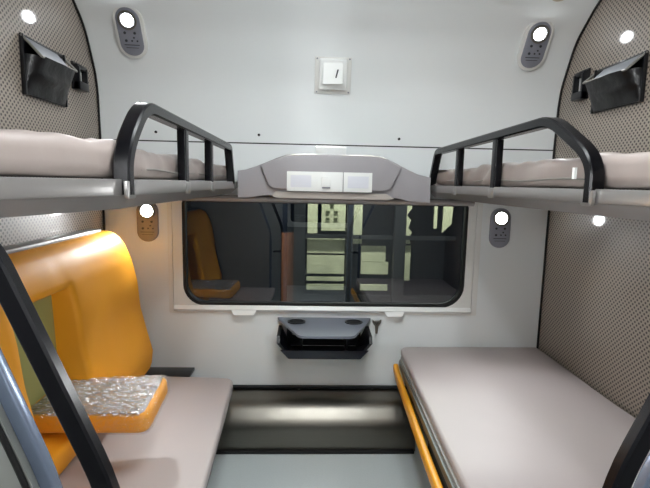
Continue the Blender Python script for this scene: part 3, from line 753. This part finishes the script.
# ---------------------------------------------------------------- black grab rails at the door partitions
def grab(s):
    YB = YF-0.085
    P_ = [(-0.372, YB, 1.255), (-0.358, YB, 1.235), (-0.229, YB, 0.92), (-0.229, YB, 0.15), (-0.27, YB+0.0, 0.10)] if s < 0 else [(0.535, YB, 1.255), (0.52, YB, 1.23), (0.393, YB, 0.93), (0.393, YB, 0.15), (0.43, YB, 0.10)]
    root = thing('grab_rail', 'black angular grab rail slanting down at the %s edge of the doorway' % ('left' if s < 0 else 'right'), 'grab rail', (P_[2][0], YB, 0.1), 'grab rails at the doorway')
    sec = rrect(-0.010, 0.010, -0.0125, 0.0125, 0.003, 1)
    obj('rail', sweep(bmesh.new(), fillet(P_, [0, .02, .08, .02, 0]), sec, up=(0, 1, 0)), blackgloss, root)
    for z, x in ((0.70, P_[2][0]), (0.2, P_[2][0])):
        xe = x+s*0.075
        obj('standoff', tube(bmesh.new(), fillet([(x, YB, z), (xe, YB, z), (xe, YF-0.052, z)], 0.02), 0.009), blackgloss, root)
grab(-1); grab(1)

# ---------------------------------------------------------------- ceiling lamps, and fill lamps added in the vestibule and corridor
for x, w_ in ((-0.065, 'left'), (0.335, 'right')):
    t = thing('ceiling_light', 'long white ceiling light, %s one of the pair above the aisle' % w_, 'ceiling light', (x, 1.1, ZC), 'ceiling lights above the aisle')
    obj('light_frame', PR(rrect(x-0.075, x+0.075, 0.75, 1.35, 0.03, 5), 2, ZC-0.014, ZC, 0.003), whiteplastic, t)
    obj('diffuser', PR(rrect(x-0.058, x+0.058, 0.77, 1.33, 0.02, 5), 2, ZC-0.018, ZC-0.0145), ceil_glow, t, smooth=False)
t = thing('ceiling_light', 'small round fill light added over the doorway', 'ceiling light', (0.1, 0.1, ZC))  # unseen lamp added for light from the camera side
obj('light_frame', PR(circ(0.1, 0.12, 0.13, 32), 2, ZC-0.014, ZC), whiteplastic, t)
obj('diffuser', PR(circ(0.1, 0.12, 0.115, 32), 2, ZC-0.018, ZC-0.0145), fill_vest_glow, t, smooth=False)
for x, s, w_ in ((-0.58, 1, 'left'), (0.80, -1, 'right')):  # unseen strips added to brighten the lower cabin from the front
    t = thing('wall_fill_light', 'added upright fill light on the %s wall of the doorway vestibule' % w_, 'fill light', (x, 0.25, 1.5), 'added vestibule fill lights')
    obj('light_frame', B(min(x, x+s*0.02), max(x, x+s*0.02), 0.10, 0.20, 1.35, 1.95, 0.004), whiteplastic, t)
    obj('diffuser', B(min(x+s*0.018, x+s*0.03), max(x+s*0.018, x+s*0.03), 0.115, 0.185, 1.37, 1.93, 0.004), fill_wall_glow, t)
t = thing('ceiling_light', 'square fill light added in the corridor outside the door', 'ceiling light', (0.1, -0.7, ZC))  # unseen lamp added to help light the room
obj('light_frame', B(-0.12, 0.32, -0.85, -0.55, ZC-0.014, ZC), whiteplastic, t)
obj('diffuser', B(-0.10, 0.30, -0.83, -0.57, ZC-0.018, ZC-0.0145), fill_corr_glow, t, smooth=False)

# ---------------------------------------------------------------- outside: a workshop wall beside the train at night
struct('ground_yard', B(-4, 5, 2.45, 6.5, -0.95, -0.9), yardfloor, smooth=False)
ws = thing('workshop_screen', 'pale green boarded workshop screen with dark rails, seen through the window', 'screen', (0.5, 4.6, -0.9))
def board(x0, x1, z0, z1, y=4.6): obj('board', B(x0, x1, y, y+0.03, z0, z1), workgreen, ws, smooth=False)
board(0.0, 0.10, 0.83, 1.6); board(0.14, 0.38, 0.86, 1.6)
board(0.0, 0.38, 0.63, 0.775); board(0.0, 0.38, 0.42, 0.61); board(0.0, 0.38, 0.345, 0.385); board(0.0, 0.38, 0.25, 0.31)
board(0.46, 0.55, 0.73, 1.6); board(0.55, 0.80, 0.55, 0.71); board(0.55, 0.83, 0.42, 0.545); board(0.55, 0.83, 0.25, 0.31)
board(0.985, 1.055, 0.36, 0.72)
bm = bmesh.new(); prism(bm, [(0.985, 0.74), (1.05, 0.74), (1.03, 0.80), (1.06, 0.86), (1.02, 0.9), (1.045, 0.98), (1.0, 1.03), (1.05, 1.1), (1.04, 1.4), (0.99, 1.4), (1.0, 1.1), (0.985, 1.0), (1.005, 0.93), (0.99, 0.84)], 1, 4.6, 4.63); obj('board', bm, workgreen, ws, smooth=False)
bm = bmesh.new(); prism(bm, [(1.37, 0.86), (1.46, 0.95), (1.48, 1.4), (1.38, 1.4)], 1, 4.6, 4.63); obj('board', bm, workgreen, ws, smooth=False)
bm = bmesh.new(); prism(bm, [(1.28, 0.9), (1.31, 0.9), (1.31, 1.4), (1.28, 1.4)], 1, 4.6, 4.63); obj('board', bm, workgreen, ws, smooth=False)
for i, (x, z) in enumerate(((0.20, 1.05), (0.28, 1.05), (0.20, 0.98), (0.28, 0.98), (0.24, 1.12))):
    obj('notice', B(x-0.02, x+0.02, 4.585, 4.6, z-0.012, z+0.012), mat('notice_dark', srgb(90, 96, 70), 0.8), ws, smooth=False)
obj('lower_board', B(-0.05, 1.5, 4.6, 4.63, -0.9, 0.2), postm, ws, smooth=False)
obj('rail', B(-0.05, 1.5, 4.55, 4.58, 0.785, 0.825), postm, ws, smooth=False)
for x0, x1, w_ in ((-0.13, -0.02, 'leftmost'), (0.385, 0.445, 'slim middle one'), (0.85, 0.96, 'rightmost')):
    tag(obj('steel_post', B(x0, x1, 4.42, 4.5, -0.9, 2.2), postm, smooth=False), 'dark steel post outside the window, %s of three by green boards' % w_, 'post', 'steel posts outside')
tag(obj('reflection_board', PR([(-0.25, -0.9), (-0.06, -0.9), (-0.10, 0.5), (-0.13, 0.84), (-0.25, 0.84)], 1, 4.5, 4.53), brown, smooth=False), 'copper-brown board standing in for a reflection, left of the pale green boards', 'board')  # flat brown board outside stands in for a warm reflection in the pane
for x, z in ((0.2, 2.3), (1.2, 2.3)):
    ld = bpy.data.lights.new('workshop_lamp', 'AREA'); ld.energy = YARD_W; ld.shape = 'RECTANGLE'; ld.size = 0.8; ld.size_y = 0.1; ld.color = (1, 0.98, 0.85)
    lo_ = bpy.data.objects.new('workshop_lamp', ld); C.objects.link(lo_); lo_.location = (x, 4.0, z)
    lo_.rotation_euler = (R(-18), 0, 0)
for o in bpy.data.objects:
    if o.get('_local'): del o['_local']
